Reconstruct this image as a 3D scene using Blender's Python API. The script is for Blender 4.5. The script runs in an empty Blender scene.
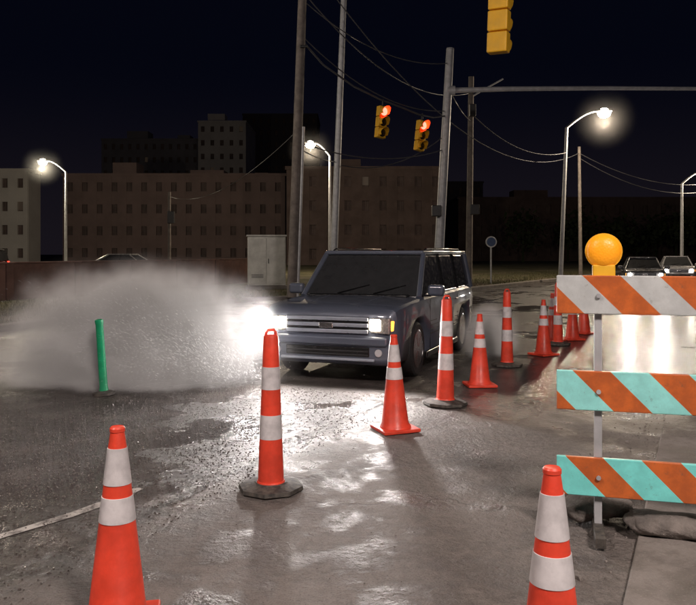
import bpy, bmesh, math, random
from mathutils import Vector, Matrix
random.seed(7)
S=bpy.context.scene
col=S.collection
# ---------------------------------------------------------------- materials
def newmat(name):
    m=bpy.data.materials.new(name); m.use_nodes=True
    nt=m.node_tree; nt.nodes.clear()
    out=nt.nodes.new('ShaderNodeOutputMaterial')
    b=nt.nodes.new('ShaderNodeBsdfPrincipled')
    nt.links.new(b.outputs[0],out.inputs[0])
    return m,nt,b,out
def N(nt,t,**k):
    n=nt.nodes.new(t)
    for a,v in k.items(): setattr(n,a,v)
    return n
def M(nt,op,a,b=None,c=None,clamp=False):
    n=nt.nodes.new('ShaderNodeMath'); n.operation=op; n.use_clamp=clamp
    for i,v in enumerate((a,b,c)):
        if v is None: continue
        if isinstance(v,(int,float)): n.inputs[i].default_value=v
        else: nt.links.new(v,n.inputs[i])
    return n.outputs[0]
def smooth(nt,v,a,b,t0=0.0,t1=1.0):
    n=nt.nodes.new('ShaderNodeMapRange'); n.interpolation_type='SMOOTHSTEP'
    nt.links.new(v,n.inputs[0])
    for i,x in zip((1,2,3,4),(a,b,t0,t1)): n.inputs[i].default_value=x
    return n.outputs[0]
def mixc(nt,f,a,b):
    n=nt.nodes.new('ShaderNodeMix'); n.data_type='RGBA'
    if isinstance(f,(int,float)): n.inputs[0].default_value=f
    else: nt.links.new(f,n.inputs[0])
    for i,v in ((6,a),(7,b)):
        if isinstance(v,tuple): n.inputs[i].default_value=(*v,1) if len(v)==3 else v
        else: nt.links.new(v,n.inputs[i])
    return n.outputs[2]
def noise(nt,vec,scale,detail=4,rough=.55,dist=0):
    n=nt.nodes.new('ShaderNodeTexNoise')
    n.inputs['Scale'].default_value=scale; n.inputs['Detail'].default_value=detail
    n.inputs['Roughness'].default_value=rough; n.inputs['Distortion'].default_value=dist
    if vec is not None: nt.links.new(vec,n.inputs['Vector'])
    return n.outputs[0]
def mat(name,c,rough=.5,metal=0,var=.25,scale=8,dirt=None,bump=0,bscale=40,spec=.5,coat=0):
    m,nt,b,o=newmat(name)
    tc=N(nt,'ShaderNodeTexCoord').outputs['Object']
    f=noise(nt,tc,scale,5,.6)
    f=smooth(nt,f,.3,.7)
    dk=tuple(x*(1-var) for x in c) if dirt is None else dirt
    nt.links.new(mixc(nt,f,dk,c),b.inputs['Base Color'])
    nt.links.new(smooth(nt,noise(nt,tc,scale*2.3,3),.3,.7,max(0,rough-.08),min(1,rough+.08)),b.inputs['Roughness'])
    b.inputs['Metallic'].default_value=metal
    b.inputs['Specular IOR Level'].default_value=spec
    b.inputs['Coat Weight'].default_value=coat
    if bump:
        bn=N(nt,'ShaderNodeBump'); bn.inputs['Strength'].default_value=bump; bn.inputs['Distance'].default_value=.01
        nt.links.new(noise(nt,tc,bscale,4),bn.inputs['Height']); nt.links.new(bn.outputs[0],b.inputs['Normal'])
    return m
def emat(name,c,strength,base=(.5,.5,.5)):
    m,nt,b,o=newmat(name)
    b.inputs['Base Color'].default_value=(*base,1)
    b.inputs['Emission Color'].default_value=(*c,1)
    b.inputs['Emission Strength'].default_value=strength
    return m
# ---------------------------------------------------------------- mesh helpers
def mobj(name,verts,faces,mats,parent=None,fm=None,smoothing=False,angle=None):
    me=bpy.data.meshes.new(name); me.from_pydata([tuple(v) for v in verts],[],faces)
    for m in (mats if isinstance(mats,(list,tuple)) else [mats]): me.materials.append(m)
    if fm:
        for p,i in zip(me.polygons,fm): p.material_index=i
    bm=bmesh.new(); bm.from_mesh(me); bmesh.ops.recalc_face_normals(bm,faces=bm.faces[:]); bm.to_mesh(me); bm.free()
    if smoothing:
        for p in me.polygons: p.use_smooth=True
        if angle:
            try: me.set_sharp_from_angle(angle=math.radians(angle))
            except Exception: pass
    o=bpy.data.objects.new(name,me); col.objects.link(o)
    if parent: o.parent=parent
    return o
def empty(name,loc=(0,0,0),rz=0,rx=0,ry=0,sc=1):
    e=bpy.data.objects.new(name,None); col.objects.link(e)
    e.location=loc; e.rotation_euler=(rx,ry,rz); e.scale=(sc,)*3; e.empty_display_size=.2
    return e
BOXF=[(0,1,3,2),(4,6,7,5),(0,4,5,1),(2,3,7,6),(0,2,6,4),(1,5,7,3)]
def boxv(c,s):
    return [Vector((c[0]+i*s[0]/2,c[1]+j*s[1]/2,c[2]+k*s[2]/2)) for i in(-1,1) for j in(-1,1) for k in(-1,1)]
def box(name,c,s,m,parent=None,bevel=0,rot=None,seg=2):
    vs=boxv((0,0,0),s); 
    o=mobj(name,vs,BOXF,m,parent)
    o.location=c
    if rot: o.rotation_euler=rot
    if bevel:
        b=o.modifiers.new('b','BEVEL'); b.width=bevel; b.segments=seg; b.limit_method='NONE'
        for p in o.data.polygons: p.use_smooth=True
        b.harden_normals=True
    return o
def boxes(name,lst,mats,parent=None):
    V=[];F=[];fm=[]
    for c,s,mi in lst:
        k=len(V); V+=boxv(c,s); F+=[tuple(i+k for i in f) for f in BOXF]; fm+=[mi]*6
    return mobj(name,V,F,mats,parent,fm)
def cyl(name,p0,p1,r0,r1,m,parent=None,seg=16,cap=True):
    p0=Vector(p0);p1=Vector(p1); d=(p1-p0).normalized()
    a=d.orthogonal().normalized(); b=d.cross(a)
    V=[];F=[]
    for p,r in((p0,r0),(p1,r1)):
        for i in range(seg):
            t=2*math.pi*i/seg; V.append(p+a*math.cos(t)*r+b*math.sin(t)*r)
    for i in range(seg):
        j=(i+1)%seg; F.append((i,j,seg+j,seg+i))
    if cap: F.append(tuple(range(seg))[::-1]); F.append(tuple(range(seg,2*seg)))
    return mobj(name,V,F,m,parent,None,True,50)
def tube(name,pts,r,m,parent=None,seg=10,r1=None):
    pts=[Vector(p) for p in pts]; V=[];F=[]; n=len(pts); r1=r if r1 is None else r1
    for k,p in enumerate(pts):
        d=(pts[min(k+1,n-1)]-pts[max(k-1,0)]).normalized()
        up=Vector((0,0,1)) if abs(d.z)<.95 else Vector((0,1,0))
        a=d.cross(up).normalized(); b=d.cross(a); rr=r+(r1-r)*k/(n-1)
        for i in range(seg):
            t=2*math.pi*i/seg; V.append(p+a*math.cos(t)*rr+b*math.sin(t)*rr)
    for k in range(n-1):
        for i in range(seg):
            j=(i+1)%seg; F.append((k*seg+i,k*seg+j,(k+1)*seg+j,(k+1)*seg+i))
    F.append(tuple(range(seg))); F.append(tuple(range((n-1)*seg,n*seg)))
    return mobj(name,V,F,m,parent,None,True,60)
def lathe(name,prof,mats,parent=None,seg=32,axis='z',sq=None):
    V=[];F=[];fm=[]
    for r,z,_ in prof:
        for i in range(seg):
            t=2*math.pi*(i+.5)/seg
            if axis=='z': V.append((r*math.cos(t),r*math.sin(t),z))
            elif axis=='y': V.append((r*math.cos(t),z,r*math.sin(t)))
            else: V.append((z,r*math.cos(t),r*math.sin(t)))
    n=len(prof)
    for k in range(n-1):
        for i in range(seg):
            j=(i+1)%seg; F.append((k*seg+i,k*seg+j,(k+1)*seg+j,(k+1)*seg+i)); fm.append(prof[k][2])
    F.append(tuple(range(seg))); fm.append(prof[0][2]); F.append(tuple(range((n-1)*seg,n*seg))); fm.append(prof[-2][2])
    return mobj(name,V,F,mats,parent,fm,True,35)
def sagline(a,b,sag,n=20):
    a=Vector(a);b=Vector(b)
    return [a.lerp(b,t/n)-Vector((0,0,sag*4*(t/n)*(1-t/n))) for t in range(n+1)]
# ---------------------------------------------------------------- common materials
m_orange=mat('cone_orange',(.93,.08,.04),.42,var=.3,scale=6,bump=.1)
m_collar=mat('reflective_collar',(.76,.73,.74),.35,var=.32,scale=9)
m_rubber=mat('black_rubber',(.03,.028,.027),.7,scale=20,dirt=(.11,.095,.08),bump=.3)
m_galv=mat('galvanised_steel',(.52,.53,.55),.5,metal=.15,var=.25,scale=5)
m_wood=mat('pole_wood',(.22,.19,.17),.85,var=.4,scale=4,bump=.4)
m_dark=mat('dark_metal',(.03,.03,.033),.5)
m_wire=mat('cable_black',(.10,.10,.11),.5)
m_glass=mat('tinted_glass',(.035,.036,.038),.10,var=.2,spec=.8)
m_tyre=mat('tyre_rubber',(.025,.025,.026),.6,scale=15)
m_chrome=mat('chrome',(.6,.6,.62),.18,metal=1,var=.1)
m_black=mat('gloss_black',(.012,.012,.013),.2,spec=.6)
m_yellow=mat('signal_yellow',(.92,.50,.025),.5,var=.15,scale=5)
m_whitepaint=mat('white_paint',(.6,.6,.58),.5)
# ---------------------------------------------------------------- ground
def ground_mat():
    m,nt,b,o=newmat('wet_dirty_pavement')
    g=N(nt,'ShaderNodeNewGeometry').outputs['Position']
    sx=N(nt,'ShaderNodeSeparateXYZ'); nt.links.new(g,sx.inputs[0]); x,y=sx.outputs[0],sx.outputs[1]
    d=M(nt,'ADD',M(nt,'MULTIPLY',x,.907),M(nt,'MULTIPLY',y,-.42)); d=M(nt,'ADD',d,3.29)
    nl=noise(nt,g,.55,6,.6,.4); nm=noise(nt,g,2.2,6,.62,.3); nf=noise(nt,g,14,6,.7); ng=noise(nt,g,90,3,.7)
    dd=M(nt,'ADD',d,M(nt,'MULTIPLY',M(nt,'SUBTRACT',nm,.5),1.6))
    left=smooth(nt,dd,-.15,.75,1,0)
    yy=M(nt,'ADD',y,M(nt,'MULTIPLY',M(nt,'SUBTRACT',nl,.5),6))
    far=smooth(nt,yy,6.5,9.0)
    wet=M(nt,'MAXIMUM',left,far)
    dy=M(nt,'MULTIPLY',smooth(nt,d,.1,1.2),smooth(nt,y,6.8,9.0))
    px=M(nt,'MULTIPLY',smooth(nt,x,-2.3,-1.5,1,0),smooth(nt,y,4.9,5.8)); px=M(nt,'MULTIPLY',px,smooth(nt,y,8.2,9.5,1,0))
    pool=M(nt,'MAXIMUM',M(nt,'MULTIPLY',dy,1.25),M(nt,'MULTIPLY',px,1.5))
    pud=smooth(nt,M(nt,'ADD',M(nt,'ADD',nl,M(nt,'MULTIPLY',nm,.35)),M(nt,'MULTIPLY',pool,.18)),.65,.79)
    damp=M(nt,'MULTIPLY',smooth(nt,nm,.44,.62),.75)
    wetd=M(nt,'MAXIMUM',wet,damp)
    dry=mixc(nt,smooth(nt,nf,.25,.75),(.12,.103,.093),(.235,.205,.186))
    dry=mixc(nt,M(nt,'MULTIPLY',smooth(nt,nl,.38,.62),.6),dry,(.28,.245,.225))
    wc=mixc(nt,smooth(nt,nf,.3,.7),(.038,.033,.031),(.09,.078,.073))
    wc=mixc(nt,smooth(nt,nm,.45,.7),wc,(.12,.103,.095))
    c=mixc(nt,wetd,dry,wc)
    c=mixc(nt,M(nt,'MULTIPLY',smooth(nt,ng,.52,.70),.4),c,(.32,.285,.265))
    c=mixc(nt,M(nt,'MULTIPLY',smooth(nt,ng,.32,.46,1,0),.6),c,(.035,.03,.028))
    sd=M(nt,'ABSOLUTE',M(nt,'ADD',d,M(nt,'MULTIPLY',M(nt,'SUBTRACT',nf,.5),.14)))
    seam=smooth(nt,sd,.01,.07,.8,0)
    c=mixc(nt,M(nt,'MULTIPLY',seam,smooth(nt,nm,.35,.6)),c,(.03,.026,.024))
    band=M(nt,'MULTIPLY',smooth(nt,M(nt,'ABSOLUTE',M(nt,'ADD',dd,.75)),.05,.5,1,0),.6)
    c=mixc(nt,band,c,(.045,.038,.035))
    v=N(nt,'ShaderNodeTexVoronoi',feature='DISTANCE_TO_EDGE'); v.inputs['Scale'].default_value=.32
    wv=N(nt,'ShaderNodeVectorMath',operation='ADD'); nt.links.new(g,wv.inputs[0])
    nn=nt.nodes.new('ShaderNodeTexNoise'); nn.inputs['Scale'].default_value=1.7; nn.inputs['Detail'].default_value=6; nt.links.new(g,nn.inputs['Vector'])
    nt.links.new(nn.outputs['Color'],wv.inputs[1]); nt.links.new(wv.outputs[0],v.inputs['Vector'])
    crack=M(nt,'MULTIPLY',smooth(nt,v.outputs['Distance'],.001,.007,.5,0),smooth(nt,nl,.45,.6))
    c=mixc(nt,crack,c,(.06,.05,.045))
    nt.links.new(c,b.inputs['Base Color'])
    rw=mixc(nt,pud,(.38,)*3,(.11,)*3)
    rr=mixc(nt,wetd,(.70,)*3,rw)
    nt.links.new(rr,b.inputs['Roughness'])
    nt.links.new(mixc(nt,wet,(.3,)*3,(.65,)*3),b.inputs['Specular IOR Level'])
    h1=M(nt,'MULTIPLY',ng,.6); h2=M(nt,'MULTIPLY',nf,1.6)
    h3=M(nt,'MULTIPLY',noise(nt,g,28,3,.6,.5),1.1)
    h=M(nt,'ADD',M(nt,'ADD',h1,h2),h3)
    h=M(nt,'ADD',h,M(nt,'MULTIPLY',nm,3)); h=M(nt,'SUBTRACT',h,M(nt,'MULTIPLY',crack,1)); h=M(nt,'SUBTRACT',h,M(nt,'MULTIPLY',seam,2))
    bn=N(nt,'ShaderNodeBump'); bn.inputs['Distance'].default_value=.018
    st=mixc(nt,M(nt,'MULTIPLY',pud,wet),(.95,)*3,(.30,)*3)
    nt.links.new(mixc(nt,px,st,(1,)*3),bn.inputs['Strength'])
    nt.links.new(h,bn.inputs['Height']); nt.links.new(bn.outputs[0],b.inputs['Normal'])
    return m
m_ground=ground_mat()
mobj('road',[(-300,-80,0),(300,-80,0),(300,500,0),(-300,500,0)],[(0,1,2,3)],m_ground)
def grassmat():
    m,nt,b,o=newmat('verge_grass')
    g=N(nt,'ShaderNodeNewGeometry').outputs['Position']
    f=smooth(nt,noise(nt,g,3,6,.7),.35,.65)
    c=mixc(nt,f,(.045,.05,.02),(.13,.115,.05))
    c=mixc(nt,smooth(nt,noise(nt,g,.4,4),.5,.65),c,(.16,.13,.085))
    nt.links.new(c,b.inputs['Base Color']); b.inputs['Roughness'].default_value=.95
    bn=N(nt,'ShaderNodeBump'); bn.inputs['Distance'].default_value=.05; bn.inputs['Strength'].default_value=.8
    nt.links.new(noise(nt,g,20,5,.7),bn.inputs['Height']); nt.links.new(bn.outputs[0],b.inputs['Normal'])
    return m
m_grass=grassmat()
m_conc=mat('kerb_concrete',(.20,.18,.165),.9,var=.35,scale=2,bump=.4)
edge=[(-14,-10),(-9.3,8),(-7.6,15.5),(-6.4,20),(-3.2,26.3),(4.6,32.4),(12.8,46),(24,66),(60,130),(120,240)]
V=[];F=[]
for e in edge: V.append((e[0]-.22,e[1]+.1,.12))
n=len(edge)
V2=[(-280,e[1]+(60 if i>3 else 0),.12) for i,e in enumerate(edge)]
V2[-1]=(-280,480,.12)
vv=V+V2
mobj('grass_verge',vv,[(i,i+1,n+i+1,n+i) for i in range(n-1)],m_grass)
kv=[];kf=[]
for i,e in enumerate(edge):
    for dx,dz in((0,0),(0,.11),(-.03,.135),(-.24,.135),(-.24,0)): kv.append((e[0]+dx,e[1]-dx*.5,dz))
for i in range(n-1):
    for k in range(4): kf.append((i*5+k,i*5+k+1,(i+1)*5+k+1,(i+1)*5+k))
mobj('kerb',kv,kf,m_conc)
def edgex(y):
    for a,b in zip(edge,edge[1:]):
        if a[1]<=y<=b[1]: return a[0]+(b[0]-a[0])*(y-a[1])/(b[1]-a[1])
V=[];F=[]
for i in range(16000):
    y=random.uniform(13,40) if i<12000 else random.uniform(40,60)
    x=edgex(y)-.35-abs(random.gauss(0,3.2)); h=random.uniform(.04,.16); a=random.uniform(0,math.pi); w=.012
    k=len(V); V+=[(x-math.cos(a)*w,y-math.sin(a)*w,.115),(x+math.cos(a)*w,y+math.sin(a)*w,.115),(x+random.uniform(-.06,.06),y+random.uniform(-.06,.06),.12+h)]
    F.append((k,k+1,k+2))
mobj('grass',V,F,m_grass)
ux,uy=.42,.907; nx,ny=.907,-.42
def dp(d,t):
    return (-1.34+nx*d+ux*t,4.94+ny*d+uy*t)
def slabmat():
    m,nt,b,o=newmat('concrete_slab')
    g=N(nt,'ShaderNodeNewGeometry').outputs['Position']
    n1=noise(nt,g,1.1,6,.65,.4); n2=noise(nt,g,9,6,.7); n3=noise(nt,g,80,3,.7)
    c=mixc(nt,smooth(nt,n1,.35,.62),(.10,.086,.077),(.26,.23,.21))
    c=mixc(nt,M(nt,'MULTIPLY',smooth(nt,n2,.45,.65),.5),c,(.14,.12,.105))
    c=mixc(nt,M(nt,'MULTIPLY',smooth(nt,n3,.55,.7),.4),c,(.36,.32,.29))
    nt.links.new(c,b.inputs['Base Color'])
    nt.links.new(smooth(nt,n1,.35,.6,.4,.85),b.inputs['Roughness'])
    bn=N(nt,'ShaderNodeBump'); bn.inputs['Distance'].default_value=.012; bn.inputs['Strength'].default_value=.9
    nt.links.new(M(nt,'ADD',n2,M(nt,'MULTIPLY',n3,.5)),bn.inputs['Height']); nt.links.new(bn.outputs[0],b.inputs['Normal'])
    return m
m_slab=slabmat()
sw=empty('sidewalk')
t=-6.0
k=0
while t<12:
    L=2.4
    for j in range(2):
        d0=2.95+j*1.75; d1=d0+1.72
        pts=[dp(d0,t+.012),dp(d1,t+.012),dp(d1,t+L-.012),dp(d0,t+L-.012)]
        z=.03+random.uniform(-.006,.006)
        V=[(p[0],p[1],-.05) for p in pts]+[(p[0],p[1],z) for p in pts]
        o=mobj('slab_%d'%k,V,[(0,1,2,3),(4,5,6,7),(0,1,5,4),(1,2,6,5),(2,3,7,6),(3,0,4,7)],m_slab if t<3 else m_ground,sw); k+=1
        bv=o.modifiers.new('b','BEVEL'); bv.width=.012; bv.segments=2
    t+=L
def paintmat():
    m,nt,b,o=newmat('worn_road_paint')
    g=N(nt,'ShaderNodeNewGeometry').outputs['Position']
    f=smooth(nt,noise(nt,g,9,7,.75),.36,.58)
    nt.links.new(mixc(nt,f,(.12,.105,.10),(.50,.47,.44)),b.inputs['Base Color']); b.inputs['Roughness'].default_value=.5
    bn=N(nt,'ShaderNodeBump'); bn.inputs['Distance'].default_value=.01; bn.inputs['Strength'].default_value=.5
    nt.links.new(noise(nt,g,40,4),bn.inputs['Height']); nt.links.new(bn.outputs[0],b.inputs['Normal'])
    return m
m_paint=paintmat()
def strip(name,pts,w,z=.004,m=m_paint):
    V=[];F=[];P=[Vector((p[0],p[1],0)) for p in pts]
    for i,p in enumerate(P):
        d=(P[min(i+1,len(P)-1)]-P[max(i-1,0)]).normalized(); nn=Vector((-d.y,d.x,0))
        ww=w*random.uniform(.8,1.15)
        V+=[p+nn*ww/2+Vector((0,0,z)),p-nn*ww/2+Vector((0,0,z))]
    for i in range(len(P)-1): F.append((2*i,2*i+1,2*i+3,2*i+2))
    return mobj(name,V,F,m)
strip('road_edge_line',[(-3.2,3.1),(-2.6,3.9),(-2.08,4.56),(-1.8,4.92),(-1.60,5.25),(-1.50,5.5)],.085)
for t in (14,24,34,44): strip('lane_line',[dp(-3.6,t),dp(-3.6,t+1),dp(-3.6,t+2),dp(-3.6,t+3)],.12)

# ---------------------------------------------------------------- traffic cones
def cone(x,y,rz=0,tilt=0):
    e=empty('traffic_cone',(x,y,.004),math.radians(rz),ry=math.radians(tilt))
    b=box('base',(0,0,.018),(.37,.37,.034),m_orange,e,.01)
    for sx in(-1,1):
        for sy in(-1,1): box('foot',(sx*.14,sy*.14,.003),(.05,.05,.008),m_rubber,e)
    H=.91
    def r(z): return .137+(.030-.137)*(z/H)
    pr=[(.152,.035,0),(.145,.05,0),(r(.07),.07,0)]
    z1=.49;z2=.60;z3=.655;z4=.815
    pr+=[(r(z1),z1,0),(r(z1)+.003,z1+.001,1),(r(z2)+.003,z2,1),(r(z2),z2+.001,0),(r(z3),z3,0),(r(z3)+.003,z3+.001,1),(r(z4)+.003,z4,1),(r(z4),z4+.001,0),(.031,.885,0),(.034,.888,0),(.034,.902,0),(.028,.91,0),(.018,.908,0)]
    lathe('cone_body',pr,[m_orange,m_collar],e,40)
    return e
def chan(x,y,sc=1,tilt=(0,0)):
    e=empty('channelizer_cone',(x,y,.004),rx=math.radians(tilt[0]),ry=math.radians(tilt[1]),sc=sc,rz=.3)
    lathe('rubber_base',[(.225,0,0),(.235,.01,0),(.23,.035,0),(.12,.055,0),(.115,.06,0)],[m_rubber],e,8)
    H=1.13
    def r(z): return .093+(.052-.093)*((z-.05)/(H-.05))
    pr=[(.105,.05,0),(.097,.07,0)]
    for a,b,mi in((.07,.37,0),(.37,.54,1),(.54,.72,0),(.72,.88,1),(.88,1.09,0)):
        off=.0015 if mi else 0
        pr+=[(r(a)+off,a+.001,mi),(r(b)+off,b,0 if mi else 0)]
    pr+=[(.05,1.10,0),(.03,1.105,0)]
    lathe('tube_body',pr,[m_orange,m_collar],e,32)
    tube('handle',[(-.035,0,1.09),(-.035,0,1.12),(-.02,0,1.14),(.02,0,1.14),(.035,0,1.12),(.035,0,1.09)],.012,m_orange,e,8)
    return e
cone(-1.04,3.45,12); cone(.747,2.8,-8); cone(.45,7.29,20,-1); cone(1.67,9.7,5); cone(3.22,12.6,30)
cone(4.34,14.8,10); cone(4.9,15.9,40); cone(3.9,14.6,40)
chan(-.55,5.46,1,(0,0)); chan(1.08,8.5,1.06,(0,1)); chan(2.37,11.4); chan(3.84,14.0); 
m_green=mat('green_plastic',(.01,.34,.15),.4)
e=empty('delineator_post',(-2.90,9.1,.004),ry=math.radians(-4))
lathe('post',[(.13,0,1),(.13,.03,1),(.055,.05,0),(.048,.1,0),(.045,.84,0),(.05,.85,0),(.05,.89,0),(.03,.9,0)],[m_green,m_rubber],e,20)
# ---------------------------------------------------------------- barricade
def slatmat(name,white,per=.43,off=0):
    m,nt,b,o=newmat(name)
    tc=N(nt,'ShaderNodeTexCoord').outputs['Object']
    s=N(nt,'ShaderNodeSeparateXYZ'); nt.links.new(tc,s.inputs[0])
    u=M(nt,'FRACT',M(nt,'ADD',M(nt,'DIVIDE',M(nt,'ADD',s.outputs[0],s.outputs[2]),per),off+10))
    f=M(nt,'GREATER_THAN',u,.5)
    nn=smooth(nt,noise(nt,tc,7,6,.7),.35,.7)
    w=mixc(nt,nn,tuple(v*.8 for v in white),white)
    org=mixc(nt,nn,(.46,.11,.03),(.68,.16,.035))
    c=mixc(nt,f,w,org)
    sc=smooth(nt,noise(nt,tc,22,7,.8),.58,.72)
    c=mixc(nt,M(nt,'MULTIPLY',sc,.65),c,(.13,.10,.08))
    nt.links.new(c,b.inputs['Base Color']); b.inputs['Roughness'].default_value=.35
    return m
bar=empty('road_barricade',(1.26,4.62,0),math.radians(-15))
L=1.9
for i,(zt,zb,wh,off) in enumerate(((1.56,1.33,(.60,.63,.63),.10),(.99,.755,(.36,.90,.86),.22),(.475,.245,(.24,.87,.82),.32))):  # lower slats: retroreflected light put into the white as a teal tint
    box('slat_%d'%i,(L/2,0,(zt+zb)/2),(L,.03,zt-zb),slatmat('slat_stripes_%d'%i,wh,off=off),bar,.006)
for i,px in enumerate((.24,L-.24)):
    box('post_%d'%i,(px,.045,.80),(.045,.045,1.50),m_galv,bar,.004)
    box('leg_%d'%i,(px,.22,.045),(.06,.9,.06),m_rubber,bar,.004)
    for z in(1.44,.87,.36):
        cyl('bolt',(px,-.02,z),(px,-.03,z),.014,.014,m_galv,bar,8)
for i,px in enumerate((.24,L-.24)):
    tube('brace_%d'%i,[(px,.47,.07),(px,.07,.5)],.012,m_galv,bar,6)
m_amber,nt_,b_,o_=newmat('amber_lens')
b_.inputs['Base Color'].default_value=(1,.36,.012,1); b_.inputs['Roughness'].default_value=.4
b_.inputs['Emission Color'].default_value=(1,.38,.015,1); b_.inputs['Emission Strength'].default_value=.30
vv_=N(nt_,'ShaderNodeTexVoronoi'); vv_.inputs['Scale'].default_value=70
nt_.links.new(N(nt_,'ShaderNodeTexCoord').outputs['Object'],vv_.inputs['Vector'])
bb_=N(nt_,'ShaderNodeBump'); bb_.inputs['Strength'].default_value=.3; bb_.inputs['Distance'].default_value=.004
nt_.links.new(vv_.outputs[0],bb_.inputs['Height']); nt_.links.new(bb_.outputs[0],b_.inputs['Normal'])
wl=empty('barricade_warning_light',(1.525,4.56,1.56),math.radians(-15))
box('battery_case',(0,.02,.02),(.13,.07,.09),m_yellow,wl,.01)
prof=[(.02,-.062,0),(.055,-.055,0),(.08,-.042,0),(.095,-.022,0),(.1,-.006,1),(.107,-.006,1),(.107,.006,1),(.1,.006,0),(.095,.022,0),(.08,.042,0),(.055,.055,0),(.02,.062,0)]
o=lathe('lens',prof,[m_amber,m_yellow],wl,36,axis='y'); o.location=(0,.02,.145)
m_bag=mat('sandbag_cloth',(.24,.21,.19),.95,var=.6,scale=6,bump=1,bscale=60)
def sandbag(x,y,z,rz,sx=.24,sy=.15,sz=.07):
    e=empty('sandbag',(x,y,z),rz)
    bm=bmesh.new(); bmesh.ops.create_icosphere(bm,subdivisions=4,radius=1)
    for v in bm.verts:
        p=v.co; q=1+.10*math.sin(5*p.x+x*9)*math.cos(4*p.y+y*5)+.04*math.sin(13*p.x+7*p.z)
        X=math.copysign(abs(p.x)**.7,p.x)*sx*q; Y=math.copysign(abs(p.y)**.75,p.y)*sy*q; Z=p.z*sz*q
        v.co=(X,Y,max(Z,-sz*.75))
    me=bpy.data.meshes.new('bag'); bm.to_mesh(me); bm.free(); me.materials.append(m_bag)
    for p in me.polygons: p.use_smooth=True
    o=bpy.data.objects.new('bag',me); col.objects.link(o); o.parent=e
sandbag(1.56,4.86,.085,.3); sandbag(1.92,4.55,.08,-.3,.26,.16,.06)
m_rub=mat('rubble_stone',(.25,.22,.20),.8,var=.5,scale=20)
m_wetstone=mat('wet_gravel_stone',(.14,.12,.11),.25,var=.5,scale=20)
def stones(name,lst,m):
    V=[];F=[]
    for x,y,r in lst:
        k=len(V)
        for a in range(5):
            an=a*1.2566+random.random(); V.append((x+r*math.cos(an),y+r*math.sin(an),.001))
        for a in range(5):
            an=a*1.2566+random.random()*.5; V.append((x+.7*r*math.cos(an),y+.7*r*math.sin(an),.001+r*random.uniform(.5,1.0)))
        for a in range(5): F.append((k+a,k+(a+1)%5,k+5+(a+1)%5,k+5+a))
        F.append(tuple(k+5+a for a in range(5)))
    mobj(name,V,F,m)
L1=[]
for i in range(900):
    d=random.gauss(2.82,.18) if i<600 else random.uniform(0,2.8); t=random.uniform(-2.5,6)
    r=random.uniform(.003,.016)*(1.6 if random.random()<.06 and i<600 else .7)
    if i>=600: r*=.6
    p=dp(d,t); L1.append((p[0],p[1],r))
stones('rubble',L1,m_rub)
L2=[]
for i in range(12000):
    t=random.uniform(-3,4.5); d=random.gauss(-1.0,1.0)
    if d>0.3: continue
    p=dp(d,t); L2.append((p[0],p[1],random.uniform(.002,.0085)))
stones('gravel',L2,m_wetstone)
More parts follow.
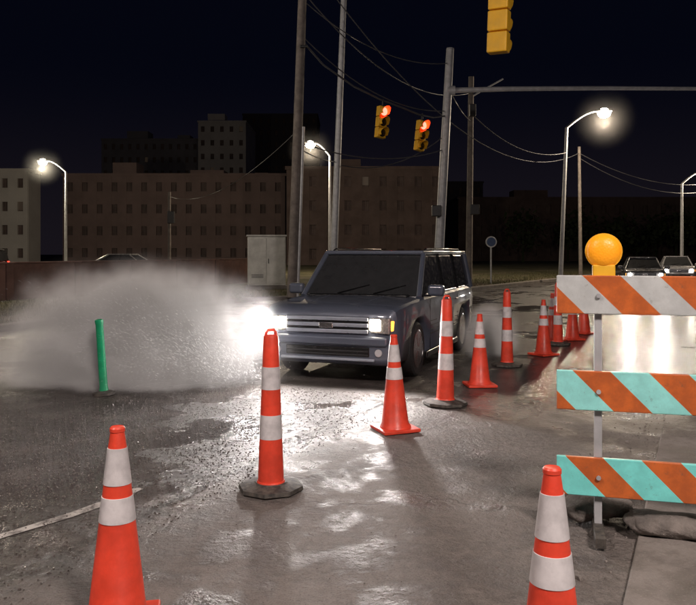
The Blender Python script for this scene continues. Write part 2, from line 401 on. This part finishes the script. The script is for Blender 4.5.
# ---------------------------------------------------------------- vehicles
def car(name,loc,rz,paint,kind='suv',headlight=0,spot=0,tail=0):
    e=empty(name,loc,rz)
    suv=kind=='suv'; HL=m_hl if suv else m_hlfar
    st=[(0,.84,.33,.86,.875),(-.03,.88,.28,.92,.935),(-.08,.92,.25,.965,.98),(-.20,.945,.24,.995,1.015),(-.6,.96,.24,1.02,1.05),(-1.3,.965,.22,1.055,1.09),(-2.2,.97,.22,1.06,1.11),(-3.2,.97,.22,1.07,1.12),(-4.6,.965,.24,1.08,1.12),(-4.95,.945,.28,1.07,1.11),(-5.08,.90,.33,1.04,1.07),(-5.13,.84,.38,.97,1.0)]
    if not suv: st=[(x*.92,w*.95,zb*.85,a*.86,t*.86) for x,w,zb,a,t in st]
    V=[];F=[]
    for x,w,zb,a,t in st:
        h=[(0,zb),(w-.14,zb),(w-.04,zb+.04),(w-.01,zb+.14),(w,zb+.25),(w+.004,a-.22),(w-.006,a-.10),(w-.022,a-.03),(w-.06,a),(w-.2,a+.008),(w*.45,t-.008),(0,t)]
        ring=[(x,y,z) for y,z in h]+[(x,-y,z) for y,z in h[-2:0:-1]]
        V+=ring
    m=len(ring)
    for k in range(len(st)-1):
        for i in range(m):
            j=(i+1)%m; F.append((k*m+i,k*m+j,(k+1)*m+j,(k+1)*m+i))
    F.append(tuple(range(m))); F.append(tuple(range((len(st)-1)*m,len(st)*m)))
    body=mobj('body',V,F,paint,e,None,True,28)
    sx=1 if suv else .92
    fa,ra=-.95*sx,-3.95*sx; R=.375 if suv else .33; W=.965 if suv else .92
    cuts=[]
    for ax in(fa,ra):
        for s in(-1,1):
            c=cyl('cut',(ax,s*(W-.28),R-.0),(ax,s*(W+.2),R),R+.055,R+.055,m_black,e,32); cuts.append(c)
    for c in cuts:
        md=body.modifiers.new('x','BOOLEAN'); md.operation='DIFFERENCE'; md.object=c; md.solver='EXACT'
    bpy.context.view_layer.update()
    dg=bpy.context.evaluated_depsgraph_get()
    nm=bpy.data.meshes.new_from_object(body.evaluated_get(dg)); body.modifiers.clear(); body.data=nm
    for c in cuts: bpy.data.objects.remove(c)
    if suv:
        B=[(-1.28,.885,1.05),(-5.05,.89,1.06)];T=[(-1.95,.775,1.665),(-4.96,.785,1.665)]
    else:
        B=[(-1.15,.80,.90),(-4.45,.80,.92)];T=[(-1.95,.60,1.40),(-3.5,.60,1.38)]
    (bx0,by0,bz0),(bx1,by1,bz1)=B;(tx0,ty0,tz0),(tx1,ty1,tz1)=T
    V=[(bx0,by0,bz0),(bx1,by1,bz1),(bx1,-by1,bz1),(bx0,-by0,bz0),(tx0,ty0,tz0),(tx1,ty1,tz1),(tx1,-ty1,tz1),(tx0,-ty0,tz0)]
    g=mobj('glasshouse',V,[(0,1,2,3),(4,5,6,7),(0,1,5,4),(1,2,6,5),(2,3,7,6),(3,0,4,7)],m_glass,e)
    bv=g.modifiers.new('b','BEVEL'); bv.width=.035; bv.segments=3
    for p in g.data.polygons: p.use_smooth=True
    bv.harden_normals=True
    zr=tz0
    rl=abs(tx1-tx0)+.14
    box('roof',((tx0+tx1)/2-.03,0,zr+.025),(rl,2*ty0+.03,.065),paint,e,.026,seg=3)
    def side(x,z,s,off=0):
        f=(z-bz0)/(tz0-bz0); return (x,s*(by0+(ty0-by0)*f+off),z)
    for s in(-1,1):
        tube('a_pillar',[side(bx0-.0,bz0,s),side(tx0,tz0,s)],.040,paint,e,8)
        xs=(-2.85,-3.9) if suv else (-2.6,)
        for x in xs: tube('pillar',[side(x,bz0,s,-.012),side(x+.02,tz0,s,-.012)],.04,m_black,e,4)
        tube('d_pillar',[side(bx1+.05,bz0,s,.0),side(tx1+.05,tz0,s,.0)],.06,paint,e,8)
        tube('belt_trim',[side(bx0-.05,bz0+.03,s,.005),side(bx1,bz1+.03,s,.005)],.012,m_chrome,e,6)
        if suv: tube('roof_rail',[(-2.15,s*.74,1.715),(-2.25,s*.74,1.75),(-4.6,s*.74,1.75),(-4.7,s*.74,1.715)],.014,m_black,e,8)
        for x in ((-1.62,-2.82,-3.55) if suv else (-1.5,-2.6,-3.5)):
            box('door_gap',(x,s*(W+.003),.66*(1 if suv else .86)),(.010,.006,.72*(1 if suv else .8)),m_black,e)
        for x in((-2.6,-3.38) if suv else(-2.4,-3.3)):
            box('door_handle',(x,s*(W+.022),.93*(1 if suv else .86)),(.17,.03,.025),m_chrome,e,.008)
        if suv:
            for z in(.50,.56,.62,.68): box('door_groove',(-2.6,s*(W+.0035),z+.02),(1.95,.006,.012),m_black,e)
        box('sill',(-2.45*sx,s*(W-.02),.24),(2.1*sx,.07,.09),m_black,e,.02)
        mz=1.15 if suv else .97
        box('mirror',(bx0-.22,s*(W+.12),mz),(.13,.24,.16),paint,e,.045,seg=3)
        box('mirror_arm',(bx0-.2,s*(W-.03),mz-.07),(.06,.16,.04),m_black,e,.01)
        box('mirror_glass',(bx0-.288,s*(W+.12),mz),(.004,.18,.12),m_chrome,e)
        for ax in(fa,ra):
            w=empty('wheel',(ax,s*(W-.12),R),0); w.parent=e
            lathe('tyre',[(R*.68,-.115,0),(R*.9,-.12,0),(R*.975,-.10,0),(R,-.06,0),(R,.06,0),(R*.975,.10,0),(R*.9,.12,0),(R*.68,.115,0)],[m_tyre],w,40,axis='y')
            lathe('rim',[(R*.70,s*.118,0),(R*.66,s*.122,0),(R*.62,s*.09,0),(R*.58,s*.05,1),(.02,s*.045,1)],[m_chrome,m_black],w,40,axis='y')
            lathe('hub',[(.06,s*.05,0),(.06,s*.10,0),(.03,s*.112,0)],[m_chrome],w,20,axis='y')
            for q in range(6):
                a=q*math.pi/3+.2; sp=tube('spoke',[(.04*math.cos(a),s*.095,.04*math.sin(a)),(R*.66*math.cos(a),s*.10,R*.66*math.sin(a))],.026,m_chrome,w,6,.02)
        tl=box('tail_lamp',(-5.10*sx,s*.80*(1 if suv else .95),.88*(1 if suv else .85)),(.07,.16,.30 if suv else .14),m_tail if not tail else m_tail_on,e,.015)
    k=1 if suv else .86
    if suv:
        box('grille_back',(.0,0,.765),(.03,1.14,.215),m_black,e,.008)
        for z in(.685,.765,.845): box('grille_bar',(.022,0,z),(.03,1.13,.050),m_grille,e,.012)
    else:
        box('grille_back',(.0,0,.735*k),(.03,1.0,.17),m_black,e,.008)
        for z in(.67,.735,.80): box('grille_bar',(.022,0,z*k),(.03,.98,.014),m_grille,e,.004)
    box('badge',(.045,0,.76*k),(.02,.19,.075),m_chrome,e,.02)
    box('bumper',(.0,0,.565*k),(.10,1.66*(1 if suv else .95),.13),paint,e,.045,seg=4)
    box('lower_intake',(.004,0,.425*k),(.03,1.15,.12),m_black,e,.01)
    for z in(.39,.435): box('intake_bar',(.021,0,z*k),(.012,1.13,.014),m_dark,e)
    box('skid_trim',(.0,0,.325*k),(.06,1.3,.035),m_grille,e,.01)
    box('wiper_cowl',(bx0+.05,0,bz0+.02),(.18,1.5,.05),m_black,e,.02)
    for y in(-.35,.2): tube('wiper',[(bx0-.02,y,bz0+.05),(bx0-.17,y+.45,bz0+.17)],.008,m_black,e,5)
    for y in(-.38,.38): tube('hood_crease',[(-.12,y,.985*k+.004),(-.6,y*1.04,1.044*k),(-1.15,y*1.08,1.075*k)],.008,paint,e,6)
    for s in(-1,1):
        hz=.765*k; q=(1 if suv else .95)
        box('headlight_housing',(-.022,s*.725*q,hz),(.10,.285,.20*k),m_refl,e,.02,rot=(0,0,s*-.18))
        if suv:
            box('headlight_beam_lens',(.020,s*.66*q,hz+.01),(.03,.15,.145),HL if headlight else m_lens,e,.02,rot=(0,0,s*-.12))
            box('headlight_park_lens',(.006,s*.80*q,hz+.01),(.03,.12,.13),m_hl2 if headlight else m_lens,e,.02,rot=(0,0,s*-.2))
        else:
            l=lathe('headlight_lens',[(.075,-.01,0),(.077,.004,0),(.055,.018,0),(.01,.024,0)],[HL if headlight else m_lens],e,20,axis='x')
            l.location=(.035,s*.66,hz)
        box('turn_signal',(-.045,s*.872*q,hz),(.10,.035,.13),m_turn if headlight else m_amb_off,e,.01,rot=(0,0,s*-.3))
        f=lathe('fog_lamp',[(.05,0,0),(.045,.012,0),(.01,.018,0)],[m_lens],e,18,axis='x'); f.location=(.012,s*.70*q,.42*k)
        if spot:
            ld=bpy.data.lights.new('headlight_beam','SPOT'); ld.energy=spot; ld.color=(1,.93,.90); ld.spot_size=math.radians(178); ld.spot_blend=.45; ld.shadow_soft_size=.10
            lo=bpy.data.objects.new('headlight_beam',ld); col.objects.link(lo); lo.parent=e; lo.location=(.16,s*.70,hz)
            lo.rotation_euler=(0,math.radians(-90-2),0)
    box('rear_plate',(-5.06*sx-.08,0,.7),(.03,.5,.12),m_whitepaint,e,.01)
    return e
m_tail=mat('tail_lamp_red',(.35,.01,.01),.2); m_tail_on=emat('tail_lamp_on',(1,.04,.02),4,(.4,.01,.01))
m_hl=emat('headlight_on',(1,.86,.66),40,(.9,.9,.9)); m_hl2=emat('headlight_side_on',(1,.70,.42),5,(.9,.9,.9)); m_hlfar=emat('headlight_far_on',(1,.93,.82),130,(.9,.9,.9)); m_lens=mat('lamp_lens',(.5,.5,.52),.1,var=.1)
m_refl=mat('headlight_bowl',(.5,.48,.46),.25,metal=.6)
m_turn=emat('turn_lamp_on',(1,.35,.05),3,(.8,.3,.02)); m_amb_off=mat('amber_marker',(.6,.2,.02),.2)
m_grille=mat('satin_silver',(.42,.46,.54),.35,metal=.5,var=.1)
def paint(n,c,r=.28): return mat(n,c,r,metal=.2,var=.08,scale=1.5,coat=.8)
p_main=paint('paint_steel_blue_grey',(.095,.11,.15),.38)
car('suv_car',(-.27,9.9,0),math.radians(-110),p_main,'suv',1,250)
car('parked_car',(13.6,35,0),math.radians(-108),paint('paint_grey',(.12,.12,.13)),'sedan',1,60)
car('parked_car',(18.6,43,0),math.radians(-110),paint('paint_silver',(.3,.3,.32)),'sedan',1,0)
car('parked_car',(-19.5,44,.12),math.radians(-20),paint('paint_dark_red',(.18,.02,.02)),'sedan',0,0,1)
car('parked_car',(-12.2,50,.12),math.radians(-12),paint('paint_white',(.5,.5,.5)),'sedan',0,0,0)
car('parked_car',(-25.5,47,.12),math.radians(160),paint('paint_black',(.02,.02,.02)),'suv',0,0,1)
# ---------------------------------------------------------------- cabinet
m_cab=mat('cabinet_paint',(.62,.62,.58),.5,var=.3,scale=2)
e=empty('signal_cabinet',(-3.5,32.8,.12),math.radians(8))
box('concrete_plinth',(0,0,.08),(1.75,1.1,.16),m_conc,e,.02)
box('case',(0,0,1.20),(1.6,.95,2.08),m_cab,e,.03)
box('lid',(0,0,2.27),(1.7,1.05,.07),m_cab,e,.02)
box('door_left',(-.39,-.485,1.2),(.74,.02,1.9),m_cab,e,.006)
box('door_right',(.39,-.485,1.2),(.74,.02,1.9),m_cab,e,.006)
box('handle',(.07,-.505,1.2),(.03,.03,.2),m_dark,e,.006)
for z in(.5,.56,.62): box('vent',(-.39,-.499,z),(.5,.012,.02),m_dark,e)
# ---------------------------------------------------------------- poles
e=empty('utility_pole',(-1.97,27,.1))
TILT=Vector((.034,0,1))
cyl('shaft',(0,0,0),(TILT*13),.19,.14,m_wood,e,16)
box('cross_arm',tuple(TILT*12.2),(2.2,.1,.12),m_wood,e)
cyl('bracket',(TILT*8.8)+Vector((0,-.2,0)),(TILT*8.8)+Vector((.25,-.2,0)),.05,.05,m_dark,e,8)
tube('conduit',[(.2,-.1,0),(.2+.034*6,-.1,6)],.05,m_galv,e,8)
e=empty('steel_pole',(-.62,30.6,.1))
cyl('shaft',(0,0,0),(.5,0,13),.15,.11,m_galv,e,16); cyl('flange',(0,0,0),(0,0,.06),.28,.28,m_galv,e,12)
e=empty('signal_mast_pole',(3.72,32,.1))
cyl('shaft',(0,0,0),(.55,0,10.05),.21,.16,m_galv,e,20); lathe('cap',[(.17,10.05,0),(.15,10.12,0),(.02,10.16,0)],[m_galv],e,16).location=(.55,0,0)
tube('mast_arm',[(.47,0,8.35),(3,0,8.42),(7,0,8.45),(13,0,8.42)],.12,m_galv,e,12,.07)
cyl('arm_plate',(.42,0,8.35),(.75,0,8.35),.2,.2,m_galv,e,12); cyl('flange',(0,0,0),(0,0,.08),.4,.4,m_galv,e,12)
box('pedestrian_signal',(-.05,-.3,3.3),(.4,.3,.45),m_dark,e,.03)
e=empty('utility_pole',(6.0,38,.1))
cyl('shaft',(0,0,0),(.12,0,10.3),.17,.13,m_wood,e,14)
tube('side_arm',[(.12,0,9.3),(.8,0,9.7),(1.7,0,10.2)],.04,m_galv,e,8)
box('hardware',(.25,-.2,3.7),(.45,.25,.5),m_dark,e,.03)
box('switch_box',(.15,-.2,8.6),(.3,.3,.6),m_dark,e,.03)
e=empty('utility_pole',(14.6,48,.1)); cyl('shaft',(0,0,0),(-.1,0,8.2),.12,.09,m_wood,e,12)
e=empty('utility_pole',(-11.9,51,.1)); cyl('shaft',(0,0,0),(0,0,5.6),.11,.09,m_wood,e,12); box('meter_box',(.15,-.2,3.9),(.45,.25,.8),m_dark,e,.03)
m_lampon=emat('lamp_lens_on',(1,.88,.70),60,(.9,.9,.9))
def lamp_halo(e,loc,r,dens):  # thin scatter sphere added round a lamp to imitate its glare
    m=bpy.data.materials.get('lamp_glare_halo')
    if not m:
        m=bpy.data.materials.new('lamp_glare_halo'); m.use_nodes=True; nt=m.node_tree; nt.nodes.clear()
        out=N(nt,'ShaderNodeOutputMaterial'); v=N(nt,'ShaderNodeVolumeScatter'); v.inputs['Anisotropy'].default_value=.2
        ln=N(nt,'ShaderNodeVectorMath',operation='LENGTH'); nt.links.new(N(nt,'ShaderNodeTexCoord').outputs['Object'],ln.inputs[0])
        nt.links.new(smooth(nt,ln.outputs['Value'],0.1,r*.97,dens,0),v.inputs['Density'])
        nt.links.new(v.outputs[0],out.inputs['Volume'])
    bm=bmesh.new(); bmesh.ops.create_icosphere(bm,subdivisions=3,radius=r)
    me=bpy.data.meshes.new('lamp_glare_halo'); bm.to_mesh(me); bm.free(); me.materials.append(m)
    o=bpy.data.objects.new('lamp_glare_halo',me); col.objects.link(o); o.parent=e; o.location=loc
def lamp(name,base,top,arm,power,color=(1,.80,.58),soft=.25,drop=.35,lean=0,hz=0):
    e=empty(name,base)
    cyl('shaft',(0,0,0),(lean,0,top-.9),.13,.085,m_galv,e,14)
    cyl('base_flange',(0,0,0),(0,0,.3),.2,.17,m_galv,e,12)
    ax,ay=arm
    pts=[(lean+ax*t,ay*t,top-.9+.9*math.sin(t*math.pi/2)) for t in[i/8 for i in range(9)]]
    tube('arm',pts,.07,m_galv,e,8,.05)
    d=Vector((ax,ay,0)).normalized(); hx=Vector((lean+ax,ay,top))+d*.3
    hd=box('lamp_head',tuple(hx),(.85,.36,.16),m_galv,e,.06,rot=(0,0,math.atan2(ay,ax)),seg=3)
    bm=bmesh.new(); bmesh.ops.create_uvsphere(bm,u_segments=20,v_segments=10,radius=1)
    me=bpy.data.meshes.new('lamp_bowl')
    for v in bm.verts: v.co=(v.co.x*.36,v.co.y*.25,v.co.z*.27)
    bm.to_mesh(me); bm.free(); me.materials.append(m_lampon)
    o=bpy.data.objects.new('lamp_bowl',me); col.objects.link(o); o.parent=e; o.location=hx+Vector((0,0,-.12)); o.rotation_euler=(0,0,math.atan2(ay,ax))
    ld=bpy.data.lights.new('lamp_light','POINT'); ld.energy=power; ld.color=color; ld.shadow_soft_size=soft
    lo=bpy.data.objects.new('lamp_light',ld); col.objects.link(lo); lo.parent=e; lo.location=hx+Vector((0,0,-drop-.32))
    if hz: lamp_halo(e,tuple(lo.location+Vector((0,0,.22))),1.9,.010)
    return e
lamp('added_fill_lamp',(11.8,42.5,.1),9.4,(1.7,-.2),3000,lean=.35,hz=1)
lamp('added_fill_lamp',(-23.6,64,.1),9.2,(-1.5,-.3),4200,color=(1,.86,.62),hz=1)
lamp('added_fill_lamp',(-1.3,55,.1),9.4,(-1.1,-.2),2300,hz=1)
lamp('added_fill_lamp',(24,55,.1),7.4,(1.6,0),1200)
lamp('added_fill_lamp',(6.5,-3.2,.0),9.0,(-2.6,0.2),3800,color=(1,.86,.80),soft=.7)
lamp('added_fill_lamp',(-8.5,0.5,.0),9.0,(2.4,0.2),1500,color=(1,.84,.78),soft=.7)  # unseen lamp added behind the camera as fill from the left
lamp('added_fill_lamp',(-16,22,.1),9.4,(2.0,0),2000,color=(1,.86,.72),soft=.4)  # lamp added out of frame to brighten the signal heads and poles
# ---------------------------------------------------------------- traffic signals
m_red=emat('signal_red_on',(1,.03,.02),22,(.5,.02,.02)); m_off=mat('signal_lens_off',(.03,.02,.01),.2)
def signal(loc,rz,sc=1,lit=True,tilt=0):
    e=empty('traffic_light',loc,rz,ry=tilt,sc=sc)
    cyl('hanger',(0,0,1.08),(0,0,1.3),.03,.03,m_dark,e,8)
    for i in range(3):
        z=.18+i*.35
        box('section_%d'%i,(0,0,z),(.34,.20,.335),m_yellow,e,.025)
        lathe('lens_%d'%i,[(.14,-.10,0),(.13,-.115,0),(.08,-.13,0),(.01,-.135,0)],[m_red if (i==2 and lit) else m_off],e,24,axis='y').location=(0,0,z)
        V=[];F=[];n=20
        for a in range(n+1):
            t=math.radians(-40+260*a/n)
            for r in(.152,.145):
                for y in(-.10,-.10-.24*(.55+.45*math.sin(max(0,min(math.pi,t))))):
                    V.append((r*math.cos(t),y,z+r*math.sin(t)))
        for a in range(n):
            b=a*4
            F+=[(b,b+1,b+5,b+4),(b+2,b+3,b+7,b+6),(b+1,b+3,b+7,b+5)]
        mobj('visor_%d'%i,V,F,m_yellow,e,None,True,50)
    return e
signal((1.22,29.3,6.05),math.radians(35),1.18,True,math.radians(6))
signal((2.82,30.5,5.72),math.radians(38),1.18,True,math.radians(8))
signal((2.50,12.75,5.0),math.radians(150),1.02,False,math.radians(-2))
# ---------------------------------------------------------------- cables
ca=empty('overhead_cables')
def wire(a,b,sag,r=.022): tube('cable',sagline(a,b,sag),r,m_wire,ca,6)
wp=lambda z:(-1.97+.034*z,27,z)
mp=lambda z:(3.72+.055*z,32,z)
tube('cable',[wp(9.2),(-.9,27.8,8.5),(.2,28.6,7.9),(1.22,29.3,7.55),(2.1,29.9,7.35),(2.82,30.5,7.18),(3.5,31.3,7.2),mp(7.4)],.036,m_wire,ca,6)
wire(wp(9.35),mp(7.6),.75,.02); wire(wp(10.6),mp(9.6),.7,.02); wire(wp(10.9),(6.1,38,9.6),1.3)
wire((6.1,38,8.6),(12.1,42.4,7.2),.8); wire(wp(12.2),(14.5,48,7.9),3.0)
wire((14.5,48,7.9),(32,60,8.2),1.6); wire((14.5,48,7.6),(32,60,7.9),1.9)
wire(wp(5.6),mp(6.0),.5); wire((-11.9,51,5.4),wp(6),1.0,.012)
wire(wp(5.4),(-.5,30.6,5.3),.1); wire((-.4,30.6,5.2),mp(6.6),.6)
wire(mp(8.6),(6.1,38,8.2),.2); wire(wp(12.3),(-.15,30.6,11.8),.1)
e=empty('span_pole',(-11,12.75,0)); cyl('shaft',(0,0,0),(0,0,8.5),.19,.14,m_galv,e,14)
e=empty('span_pole',(10.5,12.75,0)); cyl('shaft',(0,0,0),(0,0,8.5),.19,.14,m_galv,e,14)
wire((-11,12.75,8.0),(2.50,12.75,6.31),.1,.012); wire((10.5,12.75,8.0),(2.50,12.75,6.31),.1,.012)
e=empty('traffic_sign',(7.1,38,.1)); cyl('post',(0,0,0),(0,0,2.3),.04,.04,m_galv,e,8)
cyl('plate',(0,-.05,2.1),(0,-.08,2.1),.28,.28,m_whitepaint,e,24); cyl('disc',(0,-.083,2.1),(0,-.09,2.1),.22,.22,mat('sign_blue',(.05,.09,.2),.4),e,24)
# ---------------------------------------------------------------- low wall at the left
m_wall=mat('painted_block_wall',(.19,.105,.09),.9,var=.45,scale=1.2,bump=.3)
e=empty('boundary_wall')
a=Vector((-19.5,4.5,0)); b=Vector((-5.2,39.8,0)); d=(b-a).normalized(); Lw=(b-a).length; ang=math.atan2(d.y,d.x)
nseg=int(Lw/3)
for i in range(nseg):
    c=a+d*(i+.5)*Lw/nseg
    o=box('panel_%d'%i,(c.x,c.y,.70),(Lw/nseg-.35,.18,1.22),m_wall,e,.01,rot=(0,0,ang))
    p=a+d*i*Lw/nseg
    box('pier_%d'%i,(p.x,p.y,.72),(.30,.24,1.28),m_wall,e,.015,rot=(0,0,ang))
    box('cap_%d'%i,(c.x,c.y,1.34),(Lw/nseg-.31,.24,.06),m_wall,e,.01,rot=(0,0,ang))
# ---------------------------------------------------------------- buildings
m_win=mat('window_dark',(.15,.11,.105),.8,var=.4,scale=.6)
m_winlit=emat('window_lit',(1,.7,.45),.010,(.15,.12,.11))
def building(name,x0,x1,y,dep,h,floors,cols,wall,extra=()):
    e=empty(name,((x0+x1)/2,y,0)); W=x1-x0; fh=h/floors; cw=W/cols
    box('core',(0,dep/2+.15,h/2-.1),(W-.4,dep-.3,h-.3),m_win,e)
    L=[]
    for s in(-1,1): L.append(((s*(W/2-.1),dep/2,h/2),(.2,dep-.02,h),0))
    for f in range(floors+1):
        z=f*fh; hh=fh*.58
        z0=max(0,z-hh/2); z1=min(h,z+hh/2)
        L.append(((0,.05,(z0+z1)/2),(W-.42,.28,z1-z0),0))
    for c in range(cols+1):
        x=-W/2+c*cw; wd=cw*.62
        xa=max(-W/2+.05,x-wd/2); xb=min(W/2-.05,x+wd/2)
        L.append((((xa+xb)/2,.04,h/2-.005),(xb-xa,.34,h-.01),0))
    L.append(((0,dep/2-.05,h+.2),(W+.3,dep+.3,.4),0))
    for f in range(floors):
        for c in range(cols):
            x=-W/2+(c+.5)*cw; z=(f+.5)*fh
            L.append(((x,.20,z),(.06,.05,fh*.42),1)); L.append(((x,-.12,z-fh*.21),(cw*.38,.14,.08),0))
            if random.random()<.04: L.append(((x,.16,z+.1),(cw*.36,.04,fh*.36),2))
    boxes('walls',L,[wall,m_trim,m_winlit],e)
    for c,s in extra: box('roof_unit',c,s,wall,e)
    return e
m_trim=mat('building_trim',(.20,.15,.14),.8)
wA=mat('stucco_brown',(.25,.18,.17),.9,var=.2,scale=.3); wB=mat('stucco_white',(.55,.52,.50),.9,var=.15,scale=.3)
wC=mat('tower_concrete',(.20,.19,.21),.9,var=.2,scale=.2); wE=mat('facade_umber',(.14,.10,.092),.9,var=.3,scale=.5); wD=mat('tower_dark',(.10,.09,.10),.9)
building('apartment_building',-41,-9,110,14,12.6,4,15,wA,[((-8,5,13.6),(3.5,4,2.6)),((4,6,13.2),(5,4,1.4)),((12,6,13.0),(2,2,1.2))])
building('white_building',-60,-41.8,100,4,12.2,4,9,wB)
building('tower_block',-58,-35,180,18,28,9,12,wC,[((-4,6,29.4),(5,5,2.6)),((7,6,29),(3,4,1.6))])
building('tower_block',-34.5,-23.5,176,18,31.5,10,5,wB,[((-2,6,33),(4,4,2.4))])
building('tower_block',-31,-9,225,20,42,12,10,wD)
building('office_building',-7.4,11.6,92,16,11.6,4,9,wE,[((-2,6,12.6),(3,3,1.6))])
building('office_building',19,62,132,16,10.8,3,18,wE,[((-8,6,11.8),(6,4,1.8))])
building('office_building',14,30,170,16,17,5,8,wD)
m_leaf=mat('dark_foliage',(.05,.07,.03),.9,var=.5,scale=.5)
V=[];F=[]
for i in range(16):
    cx=random.uniform(24,85); cy=random.uniform(112,126)
    R=random.uniform(2,4); cz=random.uniform(3.5,6)
    for j in range(260):
        u=Vector((random.gauss(0,1),random.gauss(0,1),random.gauss(0,1))).normalized()*R*random.uniform(.5,1.05)*(1+.25*math.sin(j))
        p=Vector((cx,cy,cz))+Vector((u.x,u.y,u.z*.9)); s=random.uniform(.2,.5); k=len(V)
        a=Vector((random.gauss(0,1),random.gauss(0,1),random.gauss(0,1))).normalized()*s; b=Vector((random.gauss(0,1),random.gauss(0,1),random.gauss(0,1))).normalized()*s
        V+=[p-a,p+b,p+a,p-b]; F.append((k,k+1,k+2,k+3))
    k=len(V); V+=[(cx-.2,cy,0),(cx+.2,cy,0),(cx+.1,cy,cz),(cx-.1,cy,cz)]; F.append((k,k+1,k+2,k+3))
mobj('distant_trees',V,F,m_leaf)
# ---------------------------------------------------------------- water spray: mist volume + droplets
def mist(name,c,half,dens,rz=0,scale=2.2):
    m=bpy.data.materials.new(name+'_volume'); m.use_nodes=True; nt=m.node_tree; nt.nodes.clear()
    out=N(nt,'ShaderNodeOutputMaterial')
    v=N(nt,'ShaderNodeVolumeScatter'); v.inputs['Anisotropy'].default_value=.4
    v2=N(nt,'ShaderNodeVolumeScatter'); v2.inputs['Anisotropy'].default_value=-.68
    ad=N(nt,'ShaderNodeAddShader'); nt.links.new(v.outputs[0],ad.inputs[0]); nt.links.new(v2.outputs[0],ad.inputs[1])
    for q in(v,v2): q.inputs['Color'].default_value=(1,.985,1,1)
    tc=N(nt,'ShaderNodeTexCoord').outputs['Object']
    mp_=N(nt,'ShaderNodeMapping'); mp_.inputs['Scale'].default_value=(1/half[0],1/half[1],1/half[2]); nt.links.new(tc,mp_.inputs[0])
    ln=N(nt,'ShaderNodeVectorMath',operation='LENGTH'); nt.links.new(mp_.outputs[0],ln.inputs[0])
    nz=noise(nt,tc,scale,3,.6,0)
    r=M(nt,'ADD',ln.outputs['Value'],M(nt,'MULTIPLY',M(nt,'SUBTRACT',nz,.5),1.2))
    fall=smooth(nt,r,.10,1.0,1,0)
    edge_=smooth(nt,ln.outputs['Value'],.6,1.0,1,0)
    dn=M(nt,'MULTIPLY',M(nt,'MULTIPLY',fall,edge_),dens)
    nt.links.new(M(nt,'MULTIPLY',dn,.4),v.inputs['Density']); nt.links.new(M(nt,'MULTIPLY',dn,.6),v2.inputs['Density']); nt.links.new(ad.outputs[0],out.inputs['Volume'])
    bm=bmesh.new(); bmesh.ops.create_icosphere(bm,subdivisions=3,radius=1.01)
    for q in bm.verts: q.co=(q.co.x*half[0],q.co.y*half[1],max(q.co.z*half[2],-c[2]+.01))
    me=bpy.data.meshes.new(name); bm.to_mesh(me); bm.free(); me.materials.append(m)
    o=bpy.data.objects.new(name,me); col.objects.link(o); o.location=c; o.rotation_euler=(0,0,rz)
    return o
mist('water_spray',(-2.85,10.2,.32),(2.55,1.35,1.5),5.0,-.10,1.5)
mist('water_spray',(2.4,12.9,.25),(.6,1.2,.7),2.6,-.35,2.5)
def drops(name,n,org,vel,spread,mw):
    V=[];F=[]
    for i in range(n):
        t=random.uniform(.02,.5); o=Vector(org)+Vector((random.gauss(0,.2),random.gauss(0,.4),0))
        v=Vector(vel)*random.uniform(.3,1.3)+Vector((random.gauss(0,spread),random.gauss(0,spread),random.gauss(0,spread*.6)))
        p=o+v*t+Vector((0,0,-4.9*t*t))
        if p.z<.01 or p.z>1.35: continue
        r=random.uniform(.0012,.0034); st=(v+Vector((0,0,-9.8*t)))*.003
        k=len(V); V+=[p+Vector((r,0,0)),p+Vector((-r*.5,r*.8,0)),p+Vector((-r*.5,-r*.8,0)),p+st+Vector((0,0,r)),p-st-Vector((0,0,r))]
        F+=[(k,k+1,k+3),(k+1,k+2,k+3),(k+2,k,k+3),(k+1,k,k+4),(k+2,k+1,k+4),(k,k+2,k+4)]
    return mobj(name,V,F,mw)
m_drop=mat('water_drops',(.85,.85,.88),.3,var=.05)
drops('water_droplets',18000,(-1.3,10.1,.05),(-4.2,-.2,3.2),1.2,m_drop)
# ---------------------------------------------------------------- world
w=bpy.data.worlds.new('World'); S.world=w; w.use_nodes=True; nt=w.node_tree; nt.nodes.clear()
out=N(nt,'ShaderNodeOutputWorld'); bg=N(nt,'ShaderNodeBackground'); nt.links.new(bg.outputs[0],out.inputs[0])
sky=N(nt,'ShaderNodeTexSky'); sky.sky_type='NISHITA'; sky.sun_disc=False; sky.sun_elevation=math.radians(-4); sky.sun_rotation=math.radians(200)
g=N(nt,'ShaderNodeTexCoord').outputs['Generated']; s_=N(nt,'ShaderNodeSeparateXYZ'); nt.links.new(g,s_.inputs[0])
gl=smooth(nt,s_.outputs[2],-.02,.25)
base=mixc(nt,gl,(.0080,.0064,.0094),(.0012,.0016,.0046))
ad=N(nt,'ShaderNodeMix',data_type='RGBA',blend_type='ADD'); ad.inputs[0].default_value=1
sc_=N(nt,'ShaderNodeMix',data_type='RGBA',blend_type='MULTIPLY'); sc_.inputs[0].default_value=1
nt.links.new(sky.outputs[0],sc_.inputs[6]); sc_.inputs[7].default_value=(.002,.002,.003,1)
nt.links.new(base,ad.inputs[6]); nt.links.new(sc_.outputs[2],ad.inputs[7])
nt.links.new(ad.outputs[2],bg.inputs[0]); bg.inputs[1].default_value=1.0
# ---------------------------------------------------------------- camera
cd=bpy.data.cameras.new('camera'); cam=bpy.data.objects.new('camera',cd); col.objects.link(cam); S.camera=cam
cam.location=(0,0,1.7); cam.rotation_euler=(math.radians(90),0,0)
cd.sensor_width=36; cd.lens=39.57; cd.shift_y=-.0726; cd.clip_end=2000; cd.clip_start=.05
S.view_settings.view_transform='Standard'; S.view_settings.look='None'; S.view_settings.exposure=0
